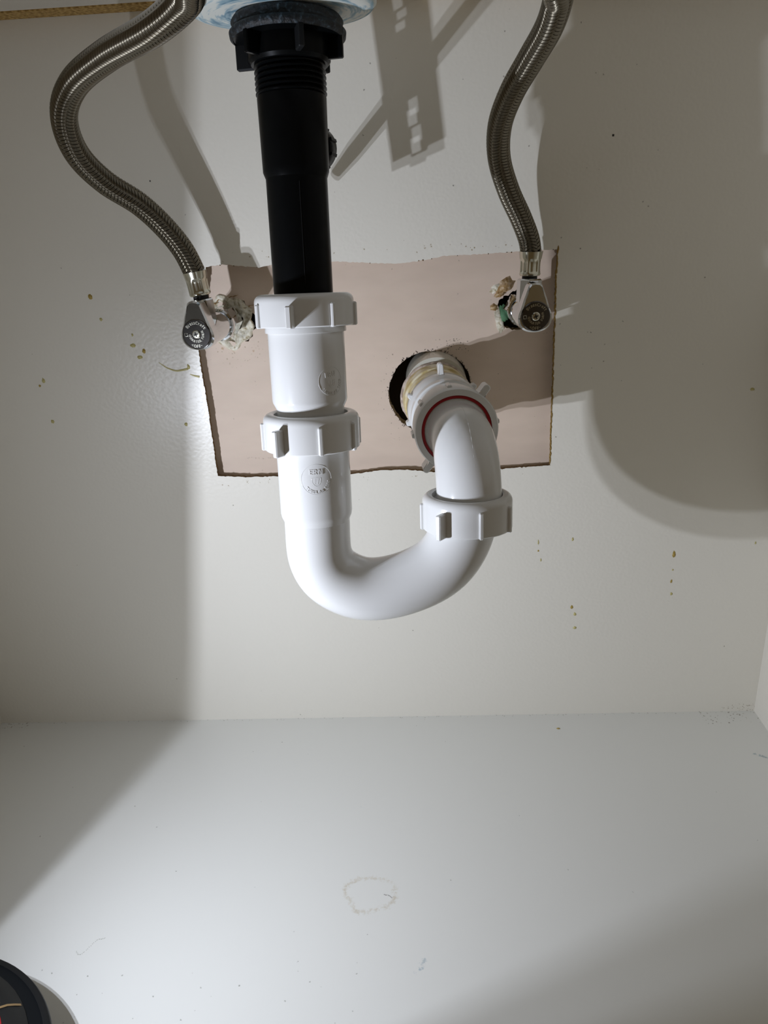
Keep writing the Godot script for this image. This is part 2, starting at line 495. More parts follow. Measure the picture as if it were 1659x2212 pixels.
func blob(mb: MB, c: Vector2, rx: float, ry: float, h: float, xf: Transform3D, sd: int, num := 16) -> void:
	rng.seed = sd
	var ring := []
	for i in num:
		var a := TAU * i / num
		var k := 1.0 + rng.randf_range(-0.2, 0.2)
		ring.append(Vector2(cos(a) * rx * k, sin(a) * ry * k * (1.0 + 0.12 * sin(a))))
	var top := xf * Vector3(c.x, c.y, h)
	var up := xf.basis.z
	for i in num:
		var a: Vector2 = ring[i]; var b: Vector2 = ring[(i + 1) % num]
		var ma := xf * Vector3(c.x + a.x * 0.7, c.y + a.y * 0.7, h * 0.75); var mc := xf * Vector3(c.x + b.x * 0.7, c.y + b.y * 0.7, h * 0.75)
		var ea := xf * Vector3(c.x + a.x, c.y + a.y, -0.0002); var eb := xf * Vector3(c.x + b.x, c.y + b.y, -0.0002)
		var oa := (up + xf.basis * Vector3(a.x, a.y, 0).normalized()).normalized(); var ob := (up + xf.basis * Vector3(b.x, b.y, 0).normalized()).normalized()
		mb.tri(top, ma, mc, up, oa, ob)
		mb.tri(ma, ea, eb, oa, oa, ob); mb.tri(ma, eb, mc, oa, ob, ob)

func build_setting() -> void:
	var mb := MB.new()
	rbox(mb, Vector3(W + 0.018, 0.009, (DEPTH + 0.11) * 0.5), 0.0005, Transform3D(Basis(), Vector3(0, -0.0095, (DEPTH - 0.11) * 0.5)))
	var fl := struct("floor", mb, M.panel, "white melamine cabinet floor with a faint dried ring stain", "floor")
	# the floor's face carries its marks
	mb = MB.new()
	var cor := [Vector3(-W, 0, 0), Vector3(W, 0, 0), Vector3(W, 0, DEPTH), Vector3(-W, 0, DEPTH)]
	var uvs := [Vector2(0, 0), Vector2(1, 0), Vector2(1, 1), Vector2(0, 1)]
	mb.tri(cor[0], cor[1], cor[2], Vector3.UP, Vector3.UP, Vector3.UP, uvs[0], uvs[1], uvs[2])
	mb.tri(cor[0], cor[2], cor[3], Vector3.UP, Vector3.UP, Vector3.UP, uvs[0], uvs[2], uvs[3])
	part("melamine_face", mb, floor_material(), fl)
	for s in [-1.0, 1.0]:
		mb = MB.new()
		rbox(mb, Vector3(0.009, TOP * 0.5 + 0.01, (DEPTH + 0.11) * 0.5), 0.0004, Transform3D(Basis(), Vector3(s * (W + 0.009), TOP * 0.5 - 0.01, (DEPTH - 0.11) * 0.5)))
		struct("wall_left" if s < 0 else "wall_right", mb, M.panel, "white melamine side panel of the cabinet, %s side" % ("left" if s < 0 else "right"), "cabinet side")
	mb = MB.new()
	rbox(mb, Vector3(W + 0.018, 0.01, (DEPTH + 0.11) * 0.5), 0.0005, Transform3D(Basis(), Vector3(0, TOP + 0.01, (DEPTH - 0.11) * 0.5)))
	struct("ceiling", mb, M.panel, "underside of the counter above the cabinet", "counter")
	# back panel with the rough cut-out
	var cut := [[-0.1008,0.4126],[-0.0882,0.4140],[-0.0742,0.4121],[-0.0603,0.4104],[-0.0495,0.4123],[-0.0249,0.4125],[-0.0004,0.4121],[0.0411,0.4086],[0.0585,0.4094],[0.0793,0.4124],[0.1067,0.4125],[0.1238,0.4130],[0.1442,0.4134],[0.1629,0.4135],[0.1622,0.3932],[0.1625,0.3661],[0.1624,0.3381],[0.1625,0.2941],[0.1626,0.2456],[0.1445,0.2450],[0.1219,0.2438],[0.0915,0.2429],[0.0686,0.2428],[0.0457,0.2457],[0.0227,0.2461],[0.0033,0.2439],[-0.0278,0.2429],[-0.0666,0.2439],[-0.0901,0.2439],[-0.1134,0.2459],[-0.1136,0.2832],[-0.1142,0.3160],[-0.1152,0.3384],[-0.1151,0.3530],[-0.1103,0.3742],[-0.1050,0.3948]]
	rng.seed = 3
	var hole := []
	for i in cut.size():
		var a := Vector2(cut[i][0], cut[i][1]); var b := Vector2(cut[(i + 1) % cut.size()][0], cut[(i + 1) % cut.size()][1])
		var num := maxi(1, int(a.distance_to(b) / 0.0016))
		var nn := (b - a).normalized().orthogonal()
		for k in num:
			hole.append(a.lerp(b, float(k) / num) + nn * rng.randf_range(-0.00035, 0.00035))
	mb = MB.new()
	var edge := MB.new()
	holed(mb, -W, 0.0, W, TOP, hole, 0.0, -0.004, func(p: Vector2) -> Vector2: return Vector2((p.x + W) / (2 * W), (0.64 - p.y) / 0.64), edge)
	var wb := struct("wall_back", mb, wall_material(), "white melamine back panel with a rough rectangular cut-out", "cabinet back")
	part("cut_edge", edge, M.cut, wb, "raw brown fibreboard edge of the cut-out")
	# crumbs of fibre and glue along the cut
	rng.seed = 8
	mb = MB.new()
	for i in range(0, hole.size(), 2):
		if rng.randf() < 0.22:
			blob(mb, hole[i], rng.randf_range(0.0003, 0.0007), rng.randf_range(0.0002, 0.0006), rng.randf_range(0.0002, 0.0005), Transform3D(), 500 + i, 7)
	part("fibre_crumbs", mb, M.cut, wb).set_meta("kind", "stuff")
	rng.seed = 9
	mb = MB.new()
	for i in hole.size():
		var p: Vector2 = hole[i]
		if p.x > 0.1605 and p.y > 0.246:
			if i % 3 != 1: blob(mb, p, 0.0004 + 0.0004 * rng.randf(), 0.0026, 0.0005, Transform3D(Basis(), Vector3(0, 0, 0)), 600 + i, 8)
	part("glue_bead", mb, M.amber, wb, "amber glue bead along the right edge of the cut-out")
	var drip := [[-0.1938,0.3945,0.0018,0.0025],[-0.1886,0.3775,0.0014,0.0016],[-0.1658,0.3645,0.0009,0.0015],[-0.1669,0.3562,0.0024,0.0018],[-0.1587,0.3515,0.0015,0.0024],[-0.1625,0.3469,0.0026,0.0017],[-0.1250,0.3377,0.0013,0.0026],[-0.2445,0.3313,0.0015,0.0026],[-0.2484,0.3273,0.0011,0.0011],[-0.2440,0.2975,0.0015,0.0019],[-0.1337,0.2910,0.0015,0.0019],[0.1839,0.1786,0.0010,0.0020],[0.2701,0.1617,0.0016,0.0036],[0.2703,0.1472,0.0008,0.0010],[0.2701,0.1361,0.0010,0.0020],[0.2712,0.1239,0.0012,0.0018],[0.1859,0.1129,0.0014,0.0020],[0.1890,0.1059,0.0014,0.0020],[0.1896,0.0922,0.0019,0.0017],[0.1550,0.1765,0.0006,0.0028],[0.1552,0.1686,0.0008,0.0010],[0.1575,0.1598,0.0006,0.0018],[0.3174,0.3026,0.0022,0.0014],[0.3369,0.1704,0.0008,0.0014]]
	for i in drip.size():
		mb = MB.new()
		blob(mb, Vector2(drip[i][0], drip[i][1]), drip[i][2], drip[i][3], 0.0004, Transform3D(), 40 + i, 14)
		part("glue_drip", mb, M.glue if i % 4 == 0 or i == 14 else M.glue_pale, wb)
	for st in [[[-0.1483,0.3423],[-0.1453,0.3400],[-0.1419,0.3376],[-0.1355,0.3352],[-0.1298,0.3357],[-0.1260,0.3363]], [[-0.1247,0.3321],[-0.1219,0.3309],[-0.1172,0.3296]]]:
		mb = MB.new()
		var pts := []
		for p in st: pts.append(Vector3(p[0], p[1], -0.0003))
		pts = spline(pts, 5)
		var rr := []
		for i in pts.size(): rr.append(0.0004 + 0.0006 * i / pts.size())
		tube(mb, pts, rr, 8)
		part("glue_drip", mb, M.glue_pale, wb)
	mb = MB.new()
	blob(mb, Vector2(0.1745, -0.0217), 0.0019, 0.0011, 0.0006, Transform3D(Basis(Vector3.RIGHT, -PI / 2), Vector3.ZERO), 91, 12)
	part("glue_drip", mb, M.glue, fl)
	# top rail
	mb = MB.new()
	rbox(mb, Vector3(W - 0.0005, 0.04, 0.009), 0.0004, Transform3D(Basis(), Vector3(0, 0.6205, 0.0091)))
	var rail := struct("trim_1", mb, M.panel, "white rail across the top of the back panel with a raw chipboard underside", "rail")
	mb = MB.new()
	rbox(mb, Vector3(W - 0.0006, 0.0006, 0.0089), 0.0002, Transform3D(Basis(), Vector3(0, 0.5800, 0.0091)))
	part("raw_edge", mb, M.raw, rail, "raw chipboard edge")
	# plasterboard behind the cut-out, in three strips so that each hole has its own ragged rim
	mb = MB.new()
	var core := MB.new()
	var uvd := func(p: Vector2) -> Vector2: return Vector2((p.x + 0.125) / 0.30, (0.425 - p.y) / 0.19)
	holed(mb, -W, 0.0, -0.02, TOP, ragged(Vector2(-0.0855, 0.3700), 0.0165, 0.0016, 60, 4), -0.009, -0.021, uvd, core)
	holed(mb, -0.02, 0.0, 0.1085, TOP, ragged(Vector2(0.0665, 0.3077), 0.0335, 0.0006, 110, 5), -0.009, -0.021, uvd, core)
	holed(mb, 0.1085, 0.0, W, TOP, ragged(Vector2(0.1345, 0.3695), 0.0150, 0.0014, 60, 6), -0.009, -0.021, uvd, core)
	var wd := struct("wall_behind", mb, drywall_material(), "pinkish painted plasterboard seen through the cut-out", "plasterboard")
	part("board_core", core, M.paper, wd, "torn paper and gypsum rim of the holes")
	# frayed paper round the drain hole
	mb = MB.new()
	rng.seed = 15
	for i in 150:
		var a := rng.randf_range(0.2, TAU + 0.2)
		var p := Vector2(0.0665, 0.3077) + Vector2(cos(a), sin(a)) * rng.randf_range(0.0325, 0.0345)
		var d := Vector2(cos(a + rng.randf_range(-1.2, 1.2)), sin(a + rng.randf_range(-1.2, 1.2))) * rng.randf_range(0.0005, 0.0017)
		tube(mb, [Vector3(p.x, p.y, -0.0092), Vector3(p.x + d.x * 0.5, p.y + d.y * 0.5, -0.0084), Vector3(p.x + d.x, p.y + d.y, -0.0088)], [0.00022, 0.00018, 0.0001], 5)
	part("frayed_fibres", mb, M.black_dull, wd).set_meta("kind", "stuff")
	# dark space in the wall
	mb = MB.new()
	rbox(mb, Vector3(W + 0.018, TOP * 0.5, 0.005), 0.0005, Transform3D(Basis(), Vector3(0, TOP * 0.5, -0.105)))
	struct("wall_cavity", mb, M.cavity, "brown sheathing inside the wall behind the plasterboard", "wall")
	# patch of plaster round the left stub, torn paper and a green chip at the right one
	mb = MB.new()
	var pc := Vector2(-0.0880, 0.3695)
	noise.seed = 61; noise.frequency = 95.0
	var lump := func(u: float, v: float) -> Vector3:
		var a := TAU * u
		var r := lerpf(0.0075, 0.0178, v) * (1.0 + 0.10 * sin(a * 3.0 + 1.0) + 0.05 * sin(a * 7.0))
		if absf(angle_difference(a, 0.10)) < 0.34: r = minf(r, 0.0150 + 0.004 * absf(angle_difference(a, 0.10)) / 0.34)
		var p := pc + Vector2(cos(a), sin(a) * (1.24 if sin(a) > 0.0 else 1.15)) * r
		var hh := lerpf(-0.0035, 0.0016, smoothstep(0.1, 0.75, v)) * (1.0 if v < 0.8 else lerpf(1.0, 0.2, (v - 0.8) / 0.2)) + 0.0022 * noise.get_noise_2d(p.x, p.y) + 0.0012 * noise.get_noise_2d(p.x * 3.1, p.y * 3.1)
		return Vector3(p.x, p.y, -0.0090 + (hh if v < 0.97 else -0.0012))
	grid(mb, lump, 72, 14, func(_p: Vector3) -> Vector3: return Vector3(0, 0, 1))
	part("plaster_patch", mb, M.plaster, wd, "crumbling cream plaster round the left valve stub")
	mb = MB.new()
	for i in 9:
		rng.seed = 700 + i
		var a := rng.randf_range(0.5, 3.0)
		var p := pc + Vector2(cos(a), sin(a)) * rng.randf_range(0.016, 0.020)
		tube(mb, [Vector3(p.x, p.y, -0.009), Vector3(p.x + 0.002, p.y + rng.randf_range(0.0, 0.002), -0.0070), Vector3(p.x + rng.randf_range(0.003, 0.006), p.y + 0.001, -0.0082)], [0.0005, 0.0004, 0.00015], 6)
	part("torn_paper", mb, M.paper, wd)
	for fk in [[Vector2(0.1258, 0.3880), 0.0085, 0.0052, 0.0009, 0.65, M.paper], [Vector2(0.1195, 0.3868), 0.0072, 0.0030, 0.0006, 0.55, M.plaster], [Vector2(0.1218, 0.3822), 0.0050, 0.0026, 0.0007, 0.35, M.paper], [Vector2(0.1172, 0.3722), 0.0032, 0.0030, 0.0006, 0.2, M.paper], [Vector2(0.1215, 0.3615), 0.0030, 0.0105, 0.0034, 0.22, M.plaster], [Vector2(0.1243, 0.3668), 0.0036, 0.0070, 0.0042, 0.1, M.green]]:
		mb = MB.new()
		blob(mb, Vector2.ZERO, fk[1], fk[2], fk[3], Transform3D(Basis(Vector3(0, 0, 1), fk[4]), Vector3(fk[0].x, fk[0].y, -0.009)), int(fk[1] * 1e5), 18)
		part("torn_paper" if fk[5] == M.paper else ("plaster_flake" if fk[5] == M.plaster else "green_chip"), mb, fk[5], wd)

# ------------------------------------------------------------------ plumbing
const P0 := Vector3(-0.0043, 0.2726, 0.1897)
var COL: Transform3D      # frame of the leaning drop pipe: y up along it, z towards the room
var ARM: Transform3D      # frame of the arm in the wall: y out of the wall

func frame_along(at: Vector3, y: Vector3, z_hint: Vector3) -> Transform3D:
	var yy := y.normalized()
	var xx := yy.cross(z_hint).normalized()
	return Transform3D(Basis(xx, yy, xx.cross(yy)), at)

func wing(xf: Transform3D, az: float, r: float, out: float, w: float, h0: float, h1: float, m: Material, parent: Node3D, called: String) -> void:
	# a tab with a rounded tip standing out from a ring
	var b := Basis(Vector3.UP, deg_to_rad(az))
	var poly := PackedVector2Array([Vector2(w * 0.75, -0.002), Vector2(w * 0.5, 0.0015)])
	for i in 9: poly.append(Vector2(cos(PI * i / 8.0) * w * 0.5, out - w * 0.5 + sin(PI * i / 8.0) * w * 0.5))
	poly.append(Vector2(-w * 0.5, 0.0015)); poly.append(Vector2(-w * 0.75, -0.002))
	var f := xf * Transform3D(b, b * Vector3(0, h0, r)) * Transform3D(Basis(Vector3(-1, 0, 0), Vector3(0, 0, 1), Vector3(0, 1, 0)), Vector3.ZERO)
	var mb := MB.new()
	prism(mb, poly, 0.0, h1 - h0, 0.0006, f)
	part(called, mb, m, parent)

func rib(xf: Transform3D, az: float, r: float, out: float, w: float, h0: float, h1: float, m: Material, parent: Node3D, called := "rib") -> void:
	var mb := MB.new()
	var b := Basis(Vector3.UP, deg_to_rad(az))
	rbox(mb, Vector3(w * 0.5, (h1 - h0) * 0.5, (out + 0.002) * 0.5), minf(w, 0.002) * 0.3, xf * Transform3D(b, b * Vector3(0, (h0 + h1) * 0.5, r + out * 0.5 - 0.001)))
	part(called, mb, m, parent)

func slip_nut(parent: Node3D, xf: Transform3D, h0: float, h1: float, r: float, hole_r: float, first: float, called := "slip_nut") -> MeshInstance3D:
	var mb := MB.new()
	var prof := [Vector2(hole_r - 0.0015, h0 + 0.001), Vector2(r - 0.003, h0 + 0.001), Vector2(r - 0.003, h0), Vector2(r - 0.0006, h0), Vector2(r, h0 + 0.0006), Vector2(r, h1 - 0.0042)]
	for i in range(1, 7):
		var a := PI / 2 * i / 6.0
		prof.append(Vector2(r - 0.0040 + 0.0040 * cos(a), h1 - 0.0042 + 0.0042 * sin(a)))
	prof.append(Vector2(hole_r + 0.0016, h1))
	prof.append(Vector2(hole_r + 0.0006, h1 - 0.0006))
	prof.append(Vector2(hole_r + 0.0004, h1 - 0.0040))
	prof.append(Vector2(hole_r - 0.0030, h1 - 0.0050))
	lathe(mb, prof, 72, xf, 35.0)
	var nut := part(called, mb, M.plastic, parent)
	for i in 8:
		var big := i == 0 or i == 4
		rib(xf, first + i * 47.0 - (18.0 if i > 5 else 0.0), r, 0.0062 if big else 0.0017, 0.0032 if big else 0.0024, h0 - 0.0002, h1 - 0.0050 - (0.0 if not big else 0.001), M.plastic, nut)
	return nut

func emblem(parent: Node3D, R: float, az: float, h: float, r: float, word: String, spin := 0.0) -> void:
	var place := func(x: float, y: float, d: float) -> Vector3:
		var q := Vector2(x, y).rotated(spin)
		var a := deg_to_rad(az) + q.x / R
		return COL * (Vector3(sin(a), 0, cos(a)) * (R + d) + Vector3(0, h + q.y, 0))
	var mb := MB.new()
	var path := []
	for i in 49: path.append(place.call(cos(TAU * i / 48.0) * r, sin(TAU * i / 48.0) * r, 0.0))
	tube(mb, path, 0.00011, 6, false)
	var sh := []
	for p in [[-0.30, 0.10], [0.0, 0.14], [0.30, 0.10], [0.28, -0.18], [0.16, -0.36], [0.0, -0.46], [-0.16, -0.36], [-0.28, -0.18], [-0.30, 0.10]]: sh.append(place.call(p[0] * r, p[1] * r, 0.0))
	tube(mb, sh, 0.0001, 6, false)
	for ln in [[[-0.22, -0.20], [0.20, 0.02]], [[-0.14, -0.32], [0.24, -0.12]], [[-0.06, 0.06], [-0.12, -0.30]], [[0.14, 0.08], [0.08, -0.30]]]:
		tube(mb, [place.call(ln[0][0] * r, ln[0][1] * r, 0.0), place.call(ln[1][0] * r, ln[1][1] * r, 0.0)], 0.0001, 5)
	letters(mb, word, r * 0.34, 0.00024, 0.0, 0.0, false, func(x: float, y: float, d: float) -> Vector3: return place.call(x, y + r * 0.50, d))
	letters(mb, "TUBULAR 1405", r * 0.14, 0.0002, r * 0.84, -PI * 0.42, true, place, 1.6)
	part("raised_emblem", mb, M.plastic, parent, "moulded round maker's mark")

func build_drain() -> void:
	COL = frame_along(P0, Vector3(0.0088, 0.9945, -0.1044), Vector3(0, 0, 1))
	# basin above
	var c := Vector3(-0.0035, 0.5390, 0.1617)
	var sink := thing("wash_basin", "white ceramic wash basin seen from below, blue putty smeared round its drain outlet", "basin", c)
	var mb := MB.new()
	var lv := Transform3D(Basis(), c)
	lathe(mb, [Vector2(0.004, 0.0), Vector2(0.040, 0.0), Vector2(0.0442, 0.0008), Vector2(0.0462, 0.0030), Vector2(0.0457, 0.0060), Vector2(0.042, 0.0085), Vector2(0.0405, 0.012)], 96, lv, 60.0)
	var boss := part("outlet_boss", mb, basin_material(), sink, "outlet rim smeared with blue putty")
	boss.position = -c
	mb = MB.new()
	lathe(mb, [Vector2(0.0405, 0.012), Vector2(0.060, 0.016), Vector2(0.10, 0.028), Vector2(0.14, 0.055), Vector2(0.158, 0.10), Vector2(0.162, 0.179), Vector2(0.12, 0.179)], 64, lv, 60.0)
	part("bowl", mb, M.ceramic, sink)
	# black pop-up drain
	var d := thing("popup_drain", "black plastic pop-up drain body with threads and tailpiece hanging from the basin", "sink drain", P0)
	mb = MB.new()
	lathe(mb, [Vector2(0.018, 0.2585), Vector2(0.0262, 0.2590), Vector2(0.0275, 0.2603), Vector2(0.0270, 0.2618), Vector2(0.0278, 0.2635), Vector2(0.0268, 0.2650), Vector2(0.020, 0.2652)], 64, COL, 70.0)
	part("rubber_gasket", mb, M.putty_black, d, "black gasket caked with putty")
	mb = MB.new()
	lathe(mb, [Vector2(0.0175, 0.2448), Vector2(0.0192, 0.2450), Vector2(0.0206, 0.2466), Vector2(0.0207, 0.2555), Vector2(0.0274, 0.2562), Vector2(0.0284, 0.2572), Vector2(0.0286, 0.2590), Vector2(0.020, 0.2592)], 72, COL, 35.0)
	var nut := part("lock_nut", mb, M.black, d)
	mb = MB.new()
	lathe(mb, [Vector2(0.0272, 0.25575), Vector2(0.0287, 0.2568), Vector2(0.0290, 0.2590), Vector2(0.0281, 0.2600)], 72, COL, 60.0)
	part("putty_smear", mb, M.putty_black, nut, "smeared putty on the nut's rim")
	for i in 6: rib(COL, 21.0 + i * 60.0, 0.0200, 0.0078, 0.0030, 0.2462 - (0.0015 if i == 4 else 0.0), 0.2566, M.black_dull if i % 2 == 0 else M.black, nut)
	mb = MB.new()
	var prof := [Vector2(0.0157, 0.1200), Vector2(0.0159, 0.1210), Vector2(0.01595, 0.1930)]
	part_tail(d, prof)
	mb = MB.new()
	prof = [Vector2(0.0160, 0.1925), Vector2(0.0171, 0.1955), Vector2(0.01715, 0.1975), Vector2(0.0176, 0.2300), Vector2(0.0172, 0.2309)]
	lathe(mb, prof, 72, COL, 35.0)
	part("drain_body", mb, M.black, d)
	mb = MB.new()
	prof = []
	for i in 11:
		var h := 0.2306 + i * 0.00245
		prof.append(Vector2(0.0164, h)); prof.append(Vector2(0.0180, h + 0.0009)); prof.append(Vector2(0.0180, h + 0.0014)); prof.append(Vector2(0.0164, h + 0.0023))
	lathe(mb, prof, 72, COL, 30.0)
	part("thread", mb, M.black, d)
	# moulding line down the front
	mb = MB.new()
	var ln := []
	for i in 12:
		var h := 0.140 + i * 0.0045
		ln.append(COL * (Vector3(sin(0.22), 0, cos(0.22)) * 0.0160 + Vector3(0, h, 0)))
	tube(mb, ln, 0.00016, 6)
	part("moulding_line", mb, M.black_dull, d)
	# pivot port, nut, rod and strap behind the body
	var az := deg_to_rad(165.0)
	var dir := COL.basis * Vector3(sin(az), 0, cos(az))
	var px := frame_along(COL * Vector3(0, 0.2110, 0), dir, Vector3.UP)
	mb = MB.new()
	lathe(mb, [Vector2(0.0085, 0.008), Vector2(0.0088, 0.021), Vector2(0.0113, 0.0215), Vector2(0.0116, 0.0225), Vector2(0.0116, 0.031), Vector2(0.010, 0.0335), Vector2(0.004, 0.0338), Vector2(0.0, 0.0338)], 40, px)
	var pn := part("pivot_nut", mb, M.black, d)
	for i in 10:
		var b := Basis(Vector3.UP, TAU * i / 10.0)
		mb = MB.new()
		rbox(mb, Vector3(0.0009, 0.004, 0.0007), 0.0002, px * Transform3D(b, b * Vector3(0, 0.0265, 0.0117)))
		part("rib", mb, M.black, pn)
	mb = MB.new()
	var rod_a := px * Vector3(0, 0.030, 0)
	var rod_b := Vector3(-0.0243, 0.4466, 0.040)
	var rod := []
	for i in 9: rod.append(rod_a.lerp(rod_b, i / 8.0))
	tube(mb, rod, [0.0048, 0.0048, 0.0048, 0.0048, 0.0048, 0.0048, 0.0048, 0.0048, 0.0036], 16)
	part("pivot_rod", mb, M.wire, d)
	mb = MB.new()
	var s0 := Vector3(-0.0085, 0.4289, 0.085); var s1 := Vector3(-0.0166, 0.5030, 0.085)
	var sx := frame_along(s0, s1 - s0, Vector3(-0.55, 0, 0.83))
	for s in [-1.0, 1.0]:
		rbox(mb, Vector3(0.0047, 0.061, 0.0008), 0.0003, sx * Transform3D(Basis(), Vector3(s * 0.0067, 0.057, 0)))
	for i in 9:
		var y := -0.003 + i * 0.0135
		rbox(mb, Vector3(0.0035, 0.0028 if i != 3 and i != 4 else 0.0068, 0.0007), 0.0003, sx * Transform3D(Basis(), Vector3(0, y, 0)))
	part("clevis_strap", mb, M.wire, d)

func part_tail(d: Node3D, prof: Array) -> void:
	var mb := MB.new()
	lathe(mb, prof, 72, COL, 35.0)
	part("tailpiece", mb, M.black, d)

func basin_material() -> StandardMaterial3D:
	# putty wiped round and round: streaks that follow the rim
	var img := Image.create(1024, 256, false, Image.FORMAT_RGB8)
	noise.seed = 99; noise.frequency = 0.02; noise.fractal_octaves = 4
	for y in 256:
		for x in 1024:
			var a := TAU * x / 1024.0
			var k := noise.get_noise_3d(cos(a) * 55.0, sin(a) * 55.0, y * 0.9) + 0.45 * noise.get_noise_3d(cos(a) * 160.0, sin(a) * 160.0, y * 3.2 + 50.0)
			var t := clampf(k * 2.6 + 0.42, 0.0, 1.0)
			var c := Color(0.83, 0.84, 0.81).lerp(Color(0.53, 0.65, 0.70), t)
			img.set_pixel(x, y, c.lerp(Color(0.33, 0.48, 0.56), clampf(k * 3.0 - 0.75, 0.0, 1.0)))
	noise.fractal_octaves = 5
	var m := mat(Color.WHITE, 0.5)
	m.albedo_texture = ImageTexture.create_from_image(img)
	m.uv1_scale = Vector3(1, 34, 1)
	return m

func build_trap() -> void:
	# extension between the drain and the bend
	var e := thing("drain_extension", "white plastic extension tube with slip nut below the black drain tailpiece", "drain pipe", COL * Vector3(0, 0.06, 0))
	var mb := MB.new()
	lathe(mb, [Vector2(0.0172, 0.0560), Vector2(0.0189, 0.0560), Vector2(0.0189, 0.0728), Vector2(0.0191, 0.0740), Vector2(0.0206, 0.0770), Vector2(0.0209, 0.0785), Vector2(0.0209, 0.1148), Vector2(0.0221, 0.1150), Vector2(0.0222, 0.1158), Vector2(0.0221, 0.1180), Vector2(0.019, 0.1182)], 80, COL, 30.0)
	var tb := part("tube", mb, M.plastic, e)
	emblem(tb, 0.0209, 43.0, 0.0894, 0.0076, "LRN", 0.12)
	slip_nut(e, COL, 0.1181, 0.1352, 0.0269, 0.0166, -7.0)
	# bend
	var b := thing("trap_bend", "white plastic U-shaped trap bend with moulded round mark on its inlet", "trap", COL * Vector3(0, -0.04, 0))
	mb = MB.new()
	lathe(mb, [Vector2(0.0188, 0.0060), Vector2(0.0191, 0.0085), Vector2(0.0203, 0.0112), Vector2(0.0207, 0.0135), Vector2(0.0207, 0.0535), Vector2(0.0190, 0.0535)], 80, COL, 30.0)
	var hub := part("inlet_hub", mb, M.plastic, b)
	emblem(hub, 0.0207, 10.5, 0.0366, 0.0085, "ERN")
	var u := [COL * Vector3(0, 0.020, 0), COL * Vector3(0, 0.006, 0)]
	for p in [[-0.0045,0.2658,0.1904],[-0.0037,0.2568,0.1912],[0.0009,0.2468,0.1917],[0.0114,0.2388,0.1912],[0.0245,0.2345,0.1902],[0.0441,0.2362,0.1879],[0.0674,0.2456,0.1843],[0.0797,0.2633,0.1811],[0.083,0.2780,0.1792],[0.0836,0.2845,0.1786]]: u.append(Vector3(p[0], p[1], p[2]))
	# even the bend out
	var path := spline(u, 8)
	for it in 14:
		var q := path.duplicate()
		for i in range(10, path.size() - 3): q[i] = path[i] * 0.5 + (path[i - 1] + path[i + 1]) * 0.25
		path = q
	mb = MB.new()
	tube(mb, path, 0.01905, 72)
	part("bend", mb, M.plastic, b)
	slip_nut(b, COL, 0.0510, 0.0712, 0.0270, 0.0202, -30.0, "inlet_slip_nut")
	var RL := frame_along(Vector3(0.0838, 0.2706, 0.1800), COL.basis.y, Vector3(0, 0, 1))
	slip_nut(b, RL, -0.0010, 0.0195, 0.0265, 0.0202, -34.0, "outlet_slip_nut")
	# elbow that turns back into the wall
	ARM = frame_along(Vector3(0.0690, 0.3085, 0.0), Vector3(0.0120, 0.0055, 0.1300), Vector3.UP)
	var el := thing("trap_elbow", "white plastic elbow turning back to the wall, red washer in its nut", "drain elbow", Vector3(0.0838, 0.275, 0.179))
	var cor := Vector3(0.0853, 0.3158, 0.1755)
	var up := COL.basis.y
	var back := (-ARM.basis.y).normalized()
	var pth := [Vector3(0.0838, 0.2848, 0.1786)]
	var bend_r := 0.030
	var s0 := cor - up * bend_r
	var s1 := cor + back * bend_r
	for i in 5: pth.append(pth[0].lerp(s0, (i + 1) / 5.0))
	for i in range(1, 15):
		var t := i / 14.0
		# quarter turn
		var a := t * PI / 2
		pth.append(s0 + up * (bend_r * sin(a)) + back * (bend_r * (1.0 - cos(a))))
	var end := ARM * Vector3(0, 0.108, 0)
	var last: Vector3 = pth[-1]
	for i in 6: pth.append(last.lerp(end, (i + 1) / 6.0))
	mb = MB.new()
	tube(mb, pth, 0.01915, 72)
	var eb := part("elbow", mb, M.plastic, el)
	mb = MB.new()
	var ln := []
	for i in range(4, 20): ln.append(pth[i] + (Vector3(0.16, 0, 0.98) * (1.0 if i < 7 else cos((i - 6) / 14.0 * PI / 2)) + up * (0.0 if i < 7 else sin((i - 6) / 14.0 * PI / 2))).normalized() * 0.0191)
	tube(mb, ln, 0.00022, 6)
	part("moulding_line", mb, M.plastic, eb)
	mb = MB.new()
	lathe(mb, [Vector2(0.0190, 0.1255), Vector2(0.0207, 0.1255), Vector2(0.0207, 0.1276), Vector2(0.0190, 0.1282)], 64, ARM)
	part("inner_collar", mb, M.plastic, el)
	mb = MB.new()
	lathe(mb, [Vector2(0.0207, 0.1250), Vector2(0.0225, 0.1250), Vector2(0.0225, 0.1284), Vector2(0.0207, 0.1284)], 64, ARM)
	part("seal_washer", mb, M.red, el, "red sealing washer")
	mb = MB.new()
	lathe(mb, [Vector2(0.0215, 0.1110), Vector2(0.0262, 0.1110), Vector2(0.0270, 0.1116), Vector2(0.0272, 0.1262), Vector2(0.0264, 0.1282), Vector2(0.0227, 0.1290), Vector2(0.0225, 0.1270)], 80, ARM, 30.0)
	var wn := part("wing_nut", mb, M.plastic, el)
	var face0 := 0.0
	for i in 8:
		var big := i % 4 == 1
		if big: wing(ARM, arm_az(38.0 + (i - 1) * 45.0), 0.0268, 0.0078, 0.0046, 0.1150, 0.1262, M.plastic, wn, "wing")
		else: rib(ARM, arm_az(38.0 + (i - 1) * 45.0), 0.0268, 0.0018, 0.0030, 0.1122, 0.1238, M.plastic, wn)
	# adapter in the wall
	var ad := thing("wall_adapter", "yellowed plastic drain adapter with white threaded ring in the round wall hole", "pipe adapter", ARM * Vector3(0, 0.06, 0))
	mb = MB.new()
